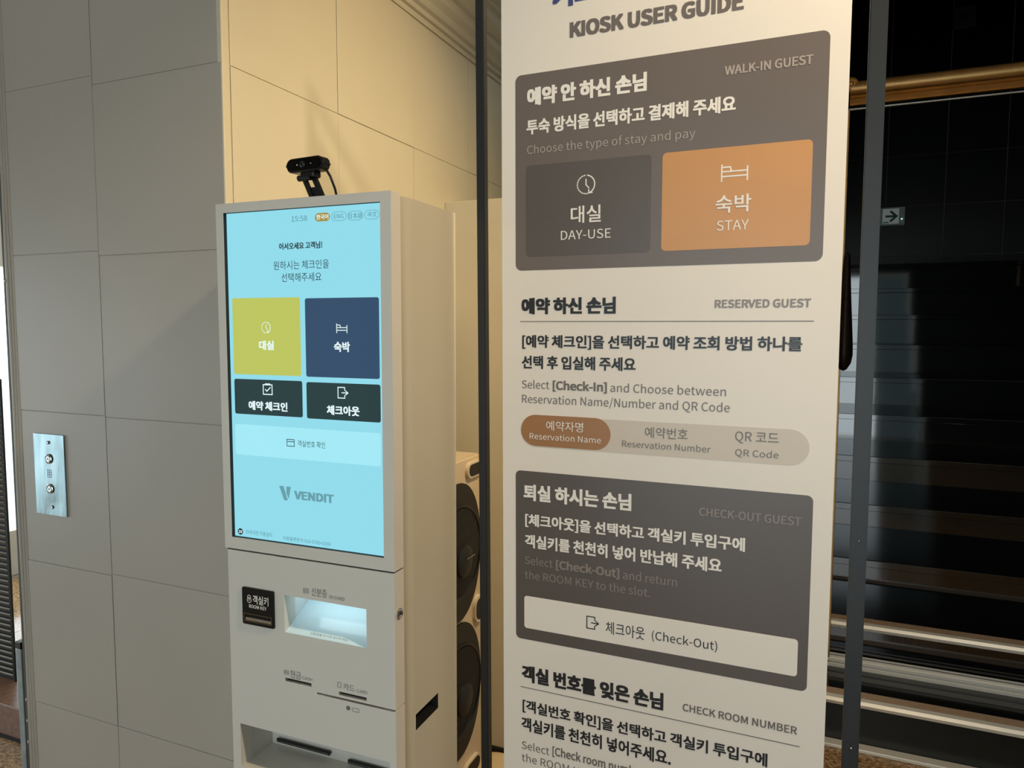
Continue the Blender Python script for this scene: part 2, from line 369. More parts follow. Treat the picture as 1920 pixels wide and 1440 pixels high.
# staircase of black polished granite
RISE, RUN, Y1 = .1765, .277, 2.785
st = thing('staircase', 'black polished granite staircase behind the banner with pale metal nosings', 'staircase', loc=(.9, Y1, 0))
for k in range(1, 12):
    y = Y1+RUN*(k-1)-Y1; z = RISE*k; x0, x1 = (-.45 if k == 1 else -.84), (.84 if k > 1 else 1.6)
    if k == 1: x0 = -1.1
    top = 1.1 if k == 11 else RUN
    MB().box(x0, x1, y, y+.02, z-RISE, z-.028).build('riser', M_step if k > 1 else mat('dark_riser', (22, 27, 25), .28, var=.1), st)
    dmax = (.63 if k == 11 else RUN+.02)
    MB().box(x0, x1, y-.012, y+dmax, z-.028, z, .004).build('tread', M_tread, st)
    if k > 2: MB().box(x0, x1, y-.017, y-.0125, z-.029, z+.0005, .002).build('nosing', M_step, st)
    if k <= 2:
        mb = MB(); pf = [(0, 0), (-.022, -.002), (-.030, -.012), (-.026, -.024), (-.014, -.028), (-.012, -.001)]
        b = bmesh.new(); A = [b.verts.new((x0, y+p[0]+.002, z+p[1]+.003)) for p in pf]; B2 = [b.verts.new((x1, y+p[0]+.002, z+p[1]+.003)) for p in pf]
        for q in range(len(pf)): b.faces.new((A[q], A[(q+1) % 6], B2[(q+1) % 6], B2[q]))
        b.faces.new(A); b.faces.new(B2[::-1]); mb.add(b); mb.build('nosing', M_strip, st, 'pale metal nosing')
        MB().box(x0, x1, y+.003, y+.052, z, z+.003).build('grip_strip', M_brownstrip, st, 'brown grip strip')
MB().box(-1.1, 1.6, -.046, -.002, 0, .014, .003).build('base_strip', M_strip, st, 'pale metal base strip')

# gilt frame standing on the first tread
gf = thing('gilt_frame', 'gilt portal frame with fluted top rail standing on the first stair tread', 'frame', loc=(.9, 3.03, RISE))
def extr_x(mb, pf, x0, x1):
    b = bmesh.new(); A = [b.verts.new((x0, p[0], p[1])) for p in pf]; B2 = [b.verts.new((x1, p[0], p[1])) for p in pf]; n = len(pf)
    for q in range(n): b.faces.new((A[q], A[(q+1) % n], B2[(q+1) % n], B2[q]))
    b.faces.new(A); b.faces.new(B2[::-1]); mb.add(b); return mb
zr = 2.405-RISE
pf = [(-.03+.026*math.cos(R(a)), zr-.024+.026*math.sin(R(a))) for a in range(75, 271, 15)] + [(-.022, zr-.052), (-.026, zr-.060), (-.020, zr-.068), (-.014, zr-.074), (-.018, zr-.078), (0.0, zr-.078), (0.0, zr)]
extr_x(MB(), pf, -.822, .80).build('top_rail', M_gold, gf, smooth=True)
MB().lathe([(0, .004), (.006, .004), (.008, 0), (.011, .004), (.014, .004), (.016, 0), (.020, .003), (.025, 0), (.027, -.012), (0, -.012)],
    Matrix.Translation((-.822, -.052, zr-.012)) @ Matrix.Rotation(R(90), 4, 'X') ).build('rosette', M_gold, gf, smooth=True)
MB().box(-.83, .80, -.006, .006, zr-.092, zr-.087).build('glass_channel', M_alu, gf)
MB().box(-.832, -.820, -.006, .010, .016, zr-.085, .002).build('jamb', M_gold, gf)
MB().box(.79, .80, -.006, .010, .016, zr-.085, .002).build('jamb', M_gold, gf)
mb = MB(); extr_x(mb, [(-.006, 0), (-.006, .012), (-.003, .014), (-.003, .020), (-.008, .022), (-.008, .032), (-.002, .036), (-.002, .044), (.016, .044), (.016, 0)], -.95, .80)
mb.build('bottom_track', M_strip, gf)
MB().box(-.95, .80, -.004, .002, .050, .054).build('track_lip', M_strip, gf)
h = thing('pull_handle', 'black tapering handle with bronze lower end beside the banner edge', 'handle', loc=(.087, 2.96, 1.345))
MB().lathe([(0, 0), (.012, .006), (.026, .03), (.031, .06), (.030, .10), (.025, .18), (.019, .27), (.014, .36), (.010, .43), (0, .44)], n=20).build('grip', M_bronze, h, smooth=True)
MB().tube([(0, 0, .10), (-.005, .03, .10), (-.010, .060, .10)], .008).build('bracket', M_blackm, h); MB().tube([(0, 0, .36), (-.005, .03, .36), (-.010, .060, .36)], .006).build('bracket', M_blackm, h)

# exit sign and the square plate on the black tiles
es = thing('exit_sign', 'small grey exit sign with green arrow on the black tile wall', 'sign', loc=(.47, 6.2, 2.28))
MB().box(-.092, .092, -.03, 0, 0, .135, .004).build('housing', mat('sign_grey', (190, 206, 206), .4, var=.05), es)
MB().box(-.058, .052, -.032, -.03, .012, .123, .001).build('sign_face', mat('sign_face', (225, 238, 232), .4, emit=.10), es)
M_gr = mat('sign_green', (20, 120, 72), .4, var=.05)
strokes(es, [[(-.03, .067), (.03, .067)], [(.0, .10), (.035, .067), (.0, .034)]], .016, -.0335, M_gr, 'arrow')
strokes(es, [[(-.05, .022), (-.02, .022)]], .008, -.0335, M_gr, 'small_mark')
MB().lathe([(0, .003), (.004, .002), (.004, 0)], Matrix.Translation((.072, -.030, .045)) @ Matrix.Rotation(R(90), 4, 'X'), 10).build('indicator_lamp', mat('led_green', (160, 255, 200), emit=3), es, 'lit green indicator')
sp = thing('wall_plate', 'dim grey square plate high on the black tile wall', 'plate', loc=(.888, 6.2, 3.66))
MB().box(-.072, .072, -.008, 0, 0, .150, .003).build('plate', mat('plate_grey', (44, 41, 38), .5, var=.05), sp)
MB().lathe([(0, .004), (.022, .003), (.026, 0)], Matrix.Translation((0, -.008, .075)) @ Matrix.Rotation(R(90), 4, 'X'), 16).build('dial', mat('plate_dark', (22, 20, 18), .5, var=.05), sp)

# ------------------------------------------------------------------ kiosk
KP = Plane(R(1.0), 0, 1.03, -.812)
K = thing('kiosk', 'white self check-in kiosk with a tall cyan touch screen', 'kiosk', M=KP.M)
def plate_holes(x0, x1, z0, z1, holes, y0, y1):
    """plate between y0 (front) and y1 with through holes"""
    xs = sorted({x0, x1, *[v for h_ in holes for v in h_[:2]]}); zs = sorted({z0, z1, *[v for h_ in holes for v in h_[2:]]})
    xs = [v for v in xs if x0 <= v <= x1]; zs = [v for v in zs if z0 <= v <= z1]
    def solid(i, j):
        if not (0 <= i < len(xs)-1 and 0 <= j < len(zs)-1): return False
        cx, cz = (xs[i]+xs[i+1])/2, (zs[j]+zs[j+1])/2
        return not any(a < cx < b_ and c < cz < d for a, b_, c, d in holes)
    mb = MB()
    for i in range(len(xs)-1):
        for j in range(len(zs)-1):
            if not solid(i, j): continue
            a, b_, c, d = xs[i], xs[i+1], zs[j], zs[j+1]
            mb.quad((a, y0, c), (b_, y0, c), (b_, y0, d), (a, y0, d)); mb.quad((a, y1, d), (b_, y1, d), (b_, y1, c), (a, y1, c))
            if not solid(i-1, j): mb.quad((a, y0, d), (a, y1, d), (a, y1, c), (a, y0, c))
            if not solid(i+1, j): mb.quad((b_, y0, c), (b_, y1, c), (b_, y1, d), (b_, y0, d))
            if not solid(i, j-1): mb.quad((a, y0, c), (a, y1, c), (b_, y1, c), (b_, y0, c))
            if not solid(i, j+1): mb.quad((a, y0, d), (b_, y0, d), (b_, y1, d), (a, y1, d))
    bmesh.ops.remove_doubles(mb.b, verts=mb.b.verts[:], dist=1e-6)
    return mb
def kbox(quad, depth=0):
    q = [KP.at(px, py, depth) for px, py in quad]
    return ((q[0][0]+q[3][0])/2, (q[1][0]+q[2][0])/2, (q[2][1]+q[3][1])/2, (q[0][1]+q[1][1])/2)
kx0, kx1, _, kz1 = kbox([(405, 381), (733, 359), (739, 1060), (421, 1018)])
sx0, sx1, sz0, sz1 = kbox([(416, 398), (712, 380), (720, 1048), (437, 1005)])
kzm = KP.at(739, 1073)[1]
T_ = .030
# screen housing
plate_holes(kx0, kx1, kzm, kz1, [(sx0, sx1, sz0, sz1)], 0, T_).build('screen_housing', M_kiosk, K, 'square-edged white screen frame')
lx0 = kx0+.006; lzt = kzm-.003
idb = kbox([(532.5, 1114), (687, 1144), (687.5, 1218), (534, 1184.5)])
cash = kbox([(535, 1269.7), (584, 1282), (584, 1288.6), (535, 1276.7)])
crd = kbox([(635.5, 1295.6), (687.5, 1309), (687.5, 1315.6), (635.5, 1302.5)])
lng = kbox([(594.4, 1297), (744, 1333.5), (744, 1338), (594.4, 1300.5)]); lng = (lng[0], kx1+.01, lng[2], lng[3])
binb = (KP.at(450.6, 1356)[0], KP.at(450.6, 1356)[0]+.33, KP.at(456, 1438)[1], KP.at(450.6, 1356)[1])
rk = kbox([(455.6, 1099), (515.3, 1108.6), (515.8, 1179), (457.5, 1167)])
plate_holes(lx0, kx1, .07, lzt, [idb, cash, crd, lng, binb], 0, T_).build('lower_door', M_kiosk, K, 'white service door')
MB().box(kx0+.003, kx1-.002, .004, T_, kzm-.004, kzm+.001).build('seam', M_blackm, K)
# body: open-fronted shell with rounded front edges
D_ = .205; rr_ = .035
pth = [(kx0+.012, T_)] + [(kx0+rr_-rr_*math.cos(R(a)), T_+rr_-rr_*math.sin(R(a))*1.0) for a in range(60, -1, -10)]
pth += [(kx0, T_+D_-.001), (kx0+.001, T_+D_), (kx1-.001, T_+D_), (kx1, T_+D_-.001)]
pth += [(kx1-rr_+rr_*math.cos(R(a)), T_+rr_-rr_*math.sin(R(a))) for a in range(0, 61, 10)] + [(kx1-.012, T_)]
mb = MB(); hx0, hz0 = None, None
zt = kz1-.002; zb = .07
c1 = on_axis(779, 1339, 0, KP.o.x+kx1); 
def kside(px, py):          # point on the kiosk's right flank in local y, z
    r = ray(px, py); xw = kx1; q = EYE-KP.o
    t = (xw-q.dot(KP.ex))/r.dot(KP.ex); p = q+r*t; return p.dot(KP.n), p.dot(KP.ez)
s1, s2, s3, s4 = kside(779, 1339), kside(821, 1301), kside(821.8, 1327.5), kside(780.5, 1368)
hy0, hy1 = (s1[0]+s4[0])/2, (s2[0]+s3[0])/2; hz0, hz1 = (s3[1]+s4[1])/2, (s1[1]+s2[1])/2
for (xa, ya), (xb, yb) in zip(pth, pth[1:]):
    flank = abs(xa-kx1) < 1e-6 and abs(xb-kx1) < 1e-6
    if not flank:
        mb.quad((xa, ya, zb), (xb, yb, zb), (xb, yb, zt), (xa, ya, zt))
    else:                    # right flank with the grip hole
        ys = sorted((ya, yb)); zz = [zb, hz0, hz1, zt]; yy = [ys[0], hy0, hy1, ys[1]]
        for i in range(3):
            for j in range(3):
                if i == 1 and j == 1: continue
                mb.quad((kx1, yy[i], zz[j]), (kx1, yy[i+1], zz[j]), (kx1, yy[i+1], zz[j+1]), (kx1, yy[i], zz[j+1]))
f1 = [(x, y, zt) for x, y in pth]; mb.b.faces.new([mb.b.verts.new(p) for p in f1]); mb.b.faces.new([mb.b.verts.new((x, y, zb)) for x, y in pth])
bmesh.ops.remove_doubles(mb.b, verts=mb.b.verts[:], dist=1e-5)
mb.build('body', mat('kiosk_paint_lamp_tinted', (190, 182, 162), .38, var=.015, scale=4, bump=.02, bscale=300), K, 'white cabinet body tinted for warm lamplight, with rounded front edges', smooth=True)  # the flank's warm, dimmer lamplight is put into this paint colour
mb = MB()
for q in (((kx1-.04, hy0, hz0), (kx1-.04, hy1, hz0), (kx1-.04, hy1, hz1), (kx1-.04, hy0, hz1)),
          ((kx1, hy0, hz0), (kx1, hy1, hz0), (kx1-.04, hy1, hz0), (kx1-.04, hy0, hz0)), ((kx1, hy0, hz1), (kx1, hy1, hz1), (kx1-.04, hy1, hz1), (kx1-.04, hy0, hz1)),
          ((kx1, hy0, hz0), (kx1-.04, hy0, hz0), (kx1-.04, hy0, hz1), (kx1, hy0, hz1)), ((kx1, hy1, hz0), (kx1-.04, hy1, hz0), (kx1-.04, hy1, hz1), (kx1, hy1, hz1))): mb.quad(*q)
mb.build('grip_recess', M_blackm, K, 'black recessed side grip')
plate_holes(hy0-.003, hy1+.003, hz0-.003, hz1+.003, [(hy0+.001, hy1-.001, hz0+.001, hz1-.001)], -.001, .001)
MB().box(kx0+.02, kx1-.02, .03, T_+D_-.02, 0, .07).build('plinth', M_blackm, K, 'black plinth')
# back liners behind door openings
MB().box(cash[0]-.004, cash[1]+.004, .006, .028, cash[2]-.004, cash[3]+.004).build('cash_slot', M_blackm, K, 'black cash slot')
MB().box(crd[0]-.004, crd[1]+.004, .006, .028, crd[2]-.004, crd[3]+.004).build('card_slot', M_blackm, K, 'black card slot')
m1 = (lng[0]+(kx1-lng[0])*.17, lng[0]+(kx1-lng[0])*.84)
MB().box(m1[0], m1[1], .005, .028, lng[2]-.003, lng[3]+.003).build('door_gap', M_blackm, K)
MB().box(lng[0]-.003, m1[0], .004, .028, lng[2]-.003, lng[3]+.003).build('latch_strip', M_chrome, K, 'grey metal latch strip')
MB().box(m1[1], kx1-.003, .004, .028, lng[2]-.003, lng[3]+.003).build('latch_strip', M_chrome, K, 'grey metal latch strip')
idb = (idb[0]-.0006, idb[1]+.0006, idb[2]-.0006, idb[3]+.0006); binb = (binb[0]-.0006, binb[1]+.0006, binb[2]-.0006, binb[3]+.0006)
# identity-card window: slanting glass plate, left cheek, lit
a, b_, c, d = idb; dp = .135
mb = MB(); zt2 = d+.0; zk = c+(d-c)*.97
mb.quad((a, T_*0+.001, c+.001), (b_, .001, c+.001), (b_, dp, zk), (a, dp, zk)); mb.build('scanner_plate', mat('scanner_glass', (205, 226, 232), .12, var=.02, spec=.5), K, 'pale glass scanner plate')
mb = MB(); mb.quad((a, .001, c), (a, dp, c), (a, dp, d+.02), (a, .001, d)); mb.quad((b_, .001, c), (b_, dp, c), (b_, dp, d+.02), (b_, .001, d))
mb.quad((a, .001, d), (b_, .001, d), (b_, dp, d+.02), (a, dp, d+.02)); mb.quad((a, dp, c), (b_, dp, c), (b_, dp, d+.02), (a, dp, d+.02))
ch = mb.build('scanner_cheeks', M_kin, K)
MB().box(a+.02, b_-.02, .03, .05, d-.0015, d+.006).build('scanner_lamp', mat('scanner_led', (225, 250, 255), emit=3.2), K, 'white lamp strip inside the card window')
strokes(ch, [arc((a+b_)/2+.02, c+.032, .028, 160, 40), [((a+b_)/2+.04, c+.052), ((a+b_)/2+.07, c+.052)]], .0012, .06, M_kin, 'card_outline')
# dispensing bin
a, b_, c, d = binb; dp = .088; rd = .012
mb = MB(); mb.quad((a, .001, c), (a, dp, c), (a, dp, d), (a, .001, d)); mb.quad((b_, .001, c), (b_, dp, c), (b_, dp, d), (b_, .001, d))
mb.quad((a, .001, d), (b_, .001, d), (b_, dp, d), (a, dp, d)); mb.quad((a, .001, c), (b_, .001, c), (b_, dp, c), (a, dp, c)); mb.quad((a, dp, c), (b_, dp, c), (b_, dp, d), (a, dp, d))
bn = mb.build('dispenser_bin', M_kiosk, K, 'recessed dispensing bin')
mb = MB(); qa = KP.at(516, 1376, dp-.004); qb = KP.at(640, 1424, dp-.004)
MB().box(qa[0]-.003, b_-.004, dp-.006, dp-.001, d-.036, d-.002, .001).build('bin_plate', M_kin, bn)
for pa, pb in (((520, 1383), (619.5, 1419)), ((653, 1423), (732, 1449))):
    qa = KP.at(*pa, dp-.006); qb = KP.at(*pb, dp-.006)
    MB().box(qa[0], qb[0], dp-.0085, dp-.005, qa[1]-.0075, qa[1], .0008).build('slot', M_blackm, bn)
    MB().box(qa[0]+.002, qb[0]-.002, dp-.0092, dp-.008, qa[1]-.0046, qa[1]-.0034).build('slot_lip', M_chrome, bn)
# room-key reader
rkp = MB().prism(rrect(*rk[:2], rk[2], rk[3], .003), Matrix.Translation((0, -.003, 0)), .0035).build('room_key_reader', M_black, K, 'black room key reader plate')
a, b_, c, d = kbox([(460.3, 1147), (512.5, 1156.7), (512.5, 1172), (460.3, 1162)])
plate_holes(a, b_, c, d, [(a+.0012, b_-.0012, c+.0012, d-.0012)], -.0042, -.003).build('slot_rim', M_chrome, rkp)
MB().box(a+.004, b_-.003, -.0040, -.003, c+.002, c+.0075, .0005).build('key_slot', M_alu, rkp)
text(rkp, KP, '객실키', (476.5, 1114.5, 1130.5, 505.5, 1119.5, 1136), M_inkw, -.0034, .008)
text(rkp, KP, 'ROOM KEY', (469.5, 1132, 1138.5, 502, 1137, 1143.5), M_inkw, -.0034, .008)
q = KP.at(469.5, 1121); strokes(rkp, [arc(q[0], q[1]+.003, .0035, 0, 360, 10), arc(q[0], q[1]-.003, .0048, 0, 360, 10), [(q[0]-.0015, q[1]-.003), (q[0]+.0015, q[1]-.003)]], .001, -.0034, M_inkw)
# door lettering
DI = M_inkg2
text(K, KP, '신분증', (584, 1101.5, 1117, 613, 1105.5, 1121), DI, -.0003)
text(K, KP, 'ID CARD', (618, 1115.5, 1122, 646, 1120.5, 1127), DI, -.0003)
def tiny_card(px, py, w_=.011, h_=.008, extra=True):
    q = KP.at(px, py); L = [[(q[0]-w_/2, q[1]-h_/2), (q[0]+w_/2, q[1]-h_/2), (q[0]+w_/2, q[1]+h_/2), (q[0]-w_/2, q[1]+h_/2), (q[0]-w_/2, q[1]-h_/2)]]
    if extra: L += [arc(q[0]-w_*.2, q[1], h_*.18, 0, 360, 8), [(q[0]+w_*.08, q[1]+h_*.15), (q[0]+w_*.34, q[1]+h_*.15)], [(q[0]+w_*.08, q[1]-h_*.15), (q[0]+w_*.34, q[1]-h_*.15)]]
    strokes(K, L, .0008, -.0003, DI)
tiny_card(573.8, 1107.5); tiny_card(537.3, 1260.5, .010, .007)
text(K, KP, '현금', (544.5, 1255.5, 1270, 564.5, 1260.5, 1275), DI, -.0003); text(K, KP, 'CASH', (566.7, 1267.5, 1273, 585.5, 1272, 1277.5), DI, -.0003)
text(K, KP, '카드', (644, 1280, 1292.5, 665, 1285.5, 1298), DI, -.0003); text(K, KP, 'CARD', (669, 1291.5, 1297.5, 689, 1296.5, 1302.5), DI, -.0003)
tiny_card(636.4, 1284, .007, .009, False)
q = KP.at(653, 1327.5); MB().lathe([(0, .0004), (.0042, .0004), (.0042, 0)], Matrix.Translation((q[0], 0, q[1])) @ Matrix.Rotation(R(90), 4, 'X'), 16).build('icon', DI, K)
tiny_card(667, 1331.5, .013, .006, False)
text(K, KP, '신분증을 여기에 넣어주세요', (582, 1184.5, 1189, 652, 1199, 1203.5), DI, .004, depth=.004)
# lock on the right flank
ly, lz = kside(748.5, 1150)
Ml = Matrix.Translation((kx1, ly, lz)) @ Matrix.Rotation(R(90), 4, 'Y')
lk = MB().lathe([(0, .0015), (.004, .0015), (.0055, .003), (.0080, .0032), (.0092, .0022), (.0096, -.001)], Ml, 24).build('lock', M_chrome, K, 'chrome cylinder lock', smooth=True)
MB().box(kx1+.0012, kx1+.0024, ly-.0012, ly+.0012, lz-.003, lz+.003).build('keyhole', M_blackm, lk)
# ---- the touch screen
SD = .008
mb = MB()
for q in (((sx0, 0.0005, sz0), (sx0, SD, sz0), (sx0, SD, sz1), (sx0, .0005, sz1)), ((sx1, .0005, sz0), (sx1, SD, sz0), (sx1, SD, sz1), (sx1, .0005, sz1)),
          ((sx0, .0005, sz1), (sx1, .0005, sz1), (sx1, SD, sz1), (sx0, SD, sz1)), ((sx0, .0005, sz0), (sx1, .0005, sz0), (sx1, SD, sz0), (sx0, SD, sz0))):
    mb.quad(*[(min(max(x, sx0+.0002), sx1-.0002), y, min(max(z, sz0+.0002), sz1-.0002)) for x, y, z in q])
mb.build('bezel', M_blackm, K, 'black recessed screen edge')
S = MB().box(sx0, sx1, SD, SD+.010, sz0, sz1).build('touch_screen', S_bg, K, 'lit cyan touch screen')
ss = S
def sbox(quad, dep=SD): 
    q = [KP.at(px, py, dep) for px, py in quad]
    return ((q[0][0]+q[3][0])/2, (q[1][0]+q[2][0])/2, (q[2][1]+q[3][1])/2, (q[0][1]+q[1][1])/2)
def sc_card(quad, m, rad=.004, name='screen_button', lvl=1, label=None):
    return card(name, ss, KP, quad, rad, SD-.0002*(lvl-1), SD-.0002*lvl, m, SD, label)
def stext(s, box, m, bold=0, **k): return text(ss, KP, s, box, m, SD-.0005, bold, depth=SD, **k)
sc_card([(434.8, 558.5), (561.5, 558), (565.7, 706.3), (439.6, 700.3)], S_yel, label='yellow day-use button')
sc_card([(570.5, 558.5), (710, 558), (712.7, 710.8), (575.5, 706.3)], S_navy, label='navy stay button')
sc_card([(439.6, 710), (566.8, 714.5), (567.8, 783), (441, 775)], S_tile, label='dark check-in button')
sc_card([(574.7, 716.4), (713.5, 721), (714, 792.4), (575.5, 784.5)], S_tile, label='dark check-out button')
sc_card([(441, 793.7), (714, 813.5), (714, 873), (442, 853)], S_card, label='pale room number button')
sc_card([(590.5, 399.5), (618.5, 398.5), (618.5, 414.5), (590.5, 415.5)], S_brown, .009, 'language_button')
for x0, x1, y in ((621.5, 649.5, 405.5), (652.5, 680.5, 404.3), (684, 711, 402.5)):
    a = sbox([(x0, y-8), (x1, y-8.8), (x1, y+7.8), (x0, y+8.6)]); pts = rrect(*a, .009, 6); strokes(ss, [pts+[pts[0]]], .0006, SD-.0003, S_g, 'language_button')
stext('15:58', (547, 405.5, 415.5, 576, 404, 414.5), S_g)
stext('한국어', (593.5, 402.5, 412, 616, 401.5, 411), S_w, .012)
stext('ENG', (626.5, 401.5, 410, 644, 400.5, 409), S_g); stext('日本語', (654, 399.5, 410, 679.5, 398.3, 409), S_g); stext('中文', (690, 397, 407.5, 707, 396, 406.5), S_g)
stext('어서오세요 고객님!', (523.5, 454.5, 467.5, 604.5, 453.5, 467), S_k, .02)
stext('원하시는 체크인을', (513, 488.5, 505, 617, 487.5, 504.5), S_k); stext('선택해주세요', (528, 511.5, 528, 603, 511, 528), S_k)
stext('대실', (486, 638, 655.5, 514, 639.5, 657), S_w, .022); stext('숙박', (626.5, 640, 659, 656.5, 641.5, 661), S_w, .022)
stext('예약 체크인', (466.5, 751, 768, 539.4, 755, 772.5), S_w, .022); stext('체크아웃', (613, 759, 777, 674.5, 763, 781), S_w, .022)
stext('객실번호 확인', (558.4, 825.5, 837.5, 609.8, 828.5, 840.5), S_k)
clock_icon(ss, KP.at(499, 614, SD), .0095, SD-.0005, S_w)
a = sbox([(631.5, 607.5), (650.5, 607), (651, 624), (631.5, 624)]); bed_icon(ss, *a, SD-.0005, S_w)
a = sbox([(494, 721), (510.5, 722), (510.5, 740), (494, 739)])
strokes(ss, [[(a[0], a[2]), (a[1], a[2]), (a[1], a[3]), (a[0], a[3]), (a[0], a[2])], [(a[0]+.005, a[3]+.0015), (a[1]-.005, a[3]+.0015)],
             [(a[0]+.005, (a[2]+a[3])/2), (a[0]+.008, (a[2]+a[3])/2-.003), (a[1]-.004, (a[2]+a[3])/2+.004)]], .0018, SD-.0005, S_w)
a = sbox([(634, 726), (652.6, 727), (652.6, 747), (634, 746)]); exit_icon(ss, *a, SD-.0005, S_w)
a = sbox([(538.3, 823.5), (552, 824.5), (552, 837), (538.3, 836)]); strokes(ss, [[(a[0], a[2]), (a[1], a[2]), (a[1], a[3]), (a[0], a[3]), (a[0], a[2])], [(a[0], a[3]-.004), (a[1], a[3]-.004)]], .0013, SD-.0005, S_k)
# logo: a slanted V of two strokes and the maker's word
a = sbox([(524, 911), (546, 912.5), (546, 938.5), (524, 937)]); w_ = a[1]-a[0]; hh = a[3]-a[2]
mb = MB(); T0 = Matrix.Translation((0, SD-.0005, 0))
mb.prism([(a[0], a[3]), (a[0]+w_*.38, a[3]), (a[0]+w_*.72, a[2]), (a[0]+w_*.40, a[2])], T0, .0001)
mb.prism([(a[0]+w_*.62, a[3]), (a[1], a[3]), (a[0]+w_*.80, a[2]+hh*.12), (a[0]+w_*.60, a[2]+hh*.55)], T0, .0001)
mb.build('logo', S_logo, ss)
stext('VENDIT', (551.8, 921, 936.5, 626.5, 926.5, 943), S_logo, .035)
q = KP.at(451, 996.4, SD); MB().lathe([(0, .0004), (.006, .0004), (.006, 0)], Matrix.Translation((q[0], SD-.0001, q[1])) @ Matrix.Rotation(R(90), 4, 'X'), 20).build('icon', S_blk, ss)
stext('19', (447.8, 993.4, 999, 454.2, 993.8, 999.6), S_w, .02)
stext('19세 미만 이용금지', (460.7, 993, 1001.5, 510, 998, 1006.5), S_g)
stext('이용불편문의 010-9789-0269', (531, 1005, 1012.5, 620, 1016, 1024), S_g)

# ------------------------------------------------------------------ webcam on the kiosk's top
ktop = KP.o.z + kz1
wc = thing('webcam', 'black webcam on a folding stand atop the kiosk', 'webcam', M=Matrix.Translation(KP.M @ Vector((KP.at(579, 366, .045)[0], .045, kz1-.002))) @ Matrix.Rotation(R(1-6), 4, 'Z'))
ZC = .0665
mb = MB(); mb.prism(rrect(-.0425, .0425, -.0125, .0125, .0125, 8), Matrix.Translation((0, -.012, ZC)), .024)
bmesh.ops.bevel(mb.b, geom=[e for e in mb.b.edges if abs(e.verts[0].co.y-e.verts[1].co.y) < 1e-6], offset=.003, segments=3, affect='EDGES')
mb.build('camera_body', mat('webcam_black', (13, 13, 13), .3, var=.1), wc, smooth=True)
MB().prism(rrect(-.0395, .0395, -.0100, .0100, .0100, 8), Matrix.Translation((0, -.0128, ZC)), .002).build('front_glass', mat('webcam_glass', (4, 4, 5), .05, var=.05), wc)
MB().lathe([(0, .001), (.004, .0015), (.006, 0)], Matrix.Translation((-.002, -.0128, ZC)) @ Matrix.Rotation(R(90), 4, 'X'), 20).build('lens', M_black, wc)
for x, r_ in ((-.014, .0013), (.018, .0009)): MB().lathe([(0, .0008), (r_, .0004), (r_, 0)], Matrix.Translation((x, -.0128, ZC-.0005)) @ Matrix.Rotation(R(90), 4, 'X'), 10).build('glint_dot', mat('pale_dot', (210, 210, 205), .3), wc)
MB().box(-.012, .022, -.010, .010, .043, .0555, .004).build('hinge', M_black, wc)
MB().tube([(-.017, -.006, .044), (.012, -.006, .044)], .0055).build('hinge_barrel', M_black, wc, smooth=True)
def slab(p, q, wx, wy):
    mb = MB(); a, b_ = Vector(p), Vector(q); b = bmesh.new()
    vs = [[b.verts.new(c+Vector((sx*wx, sy*wy, 0))) for sx, sy in ((-1, -1), (1, -1), (1, 1), (-1, 1))] for c in (a, b_)]
    for k in range(4): b.faces.new((vs[0][k], vs[0][(k+1) % 4], vs[1][(k+1) % 4], vs[1][k]))
    b.faces.new(vs[0][::-1]); b.faces.new(vs[1]); mb.add(b); return mb
slab((.011, .002, .002), (-.012, .002, .046), .0045, .003).build('stand_arm', M_black, wc)
slab((.034, .002, .002), (.010, .002, .048), .0050, .003).build('stand_arm', M_black, wc)
slab((.022, .003, .002), (.008, .003, .028), .0125, .002).build('stand_web', M_black, wc)
MB().box(-.018, .036, -.022, .016, 0, .0045, .0015).build('stand_foot', M_black, wc)
MB().tube([(.038, .006, ZC-.012), (.044, .008, .044), (.050, .012, .024), (.052, .016, .005), (.054, .03, .0022), (.052, .060, .0022), (.046, .11, .0022)], .0022, 8).build('cable', M_black, wc, smooth=True)

# ------------------------------------------------------------------ push-button plate on the pillar
q0, q1, q2, q3 = [on_axis(px, py, 1, PW-.002) for px, py in ((63.5, 812), (119.5, 817), (127, 969), (70.5, 961.5))]
pc = (q0+q1+q2+q3)/4; pwid = ((q1-q0).x+(q2-q3).x)/2; phei = ((q0-q3).z+(q1-q2).z)/2
ep = thing('call_button_plate', 'scuffed stainless steel call button plate on the grey pillar', 'button plate', loc=(pc.x, PW, pc.z-phei/2))
M_ss = mat('scuffed_stainless', (150, 168, 172), .22, 1, var=.25, scale=9, stretch=(4, 4, 1), bump=.25, bscale=10)
b = bmesh.new(); N1, N2 = 14, 24; V = []
for j in range(N2+1):                       # buckled sheet: the reflections bend with it
    row = []
    for i in range(N1+1):
        u, v = i/N1, j/N2; x = (u-.5)*pwid; z = v*phei
        y = -.004 - .0016*math.sin(u*3.1)*math.sin(v*3.1+.3) + .0012*math.exp(-((u-.62)**2*14+(v-.14)**2*40))
        row.append(b.verts.new((x, y, z)))
    V.append(row)
for j in range(N2):
    for i in range(N1): b.faces.new((V[j][i], V[j][i+1], V[j+1][i+1], V[j+1][i]))
mb = MB(); mb.add(b); mb.box(-pwid/2, pwid/2, -.0032, .002, 0, phei); mb.build('face_plate', M_ss, ep, smooth=True)
def disc(parent, name, x, z, r, h_, m, y=-.0055, n=24):
    return MB().lathe([(0, h_), (r*.6, h_), (r*.72, h_*.5), (r*.85, h_), (r, h_*.6), (r, 0)], Matrix.Translation((x, y, z)) @ Matrix.Rotation(R(90), 4, 'X'), n).build(name, m, parent, smooth=True)
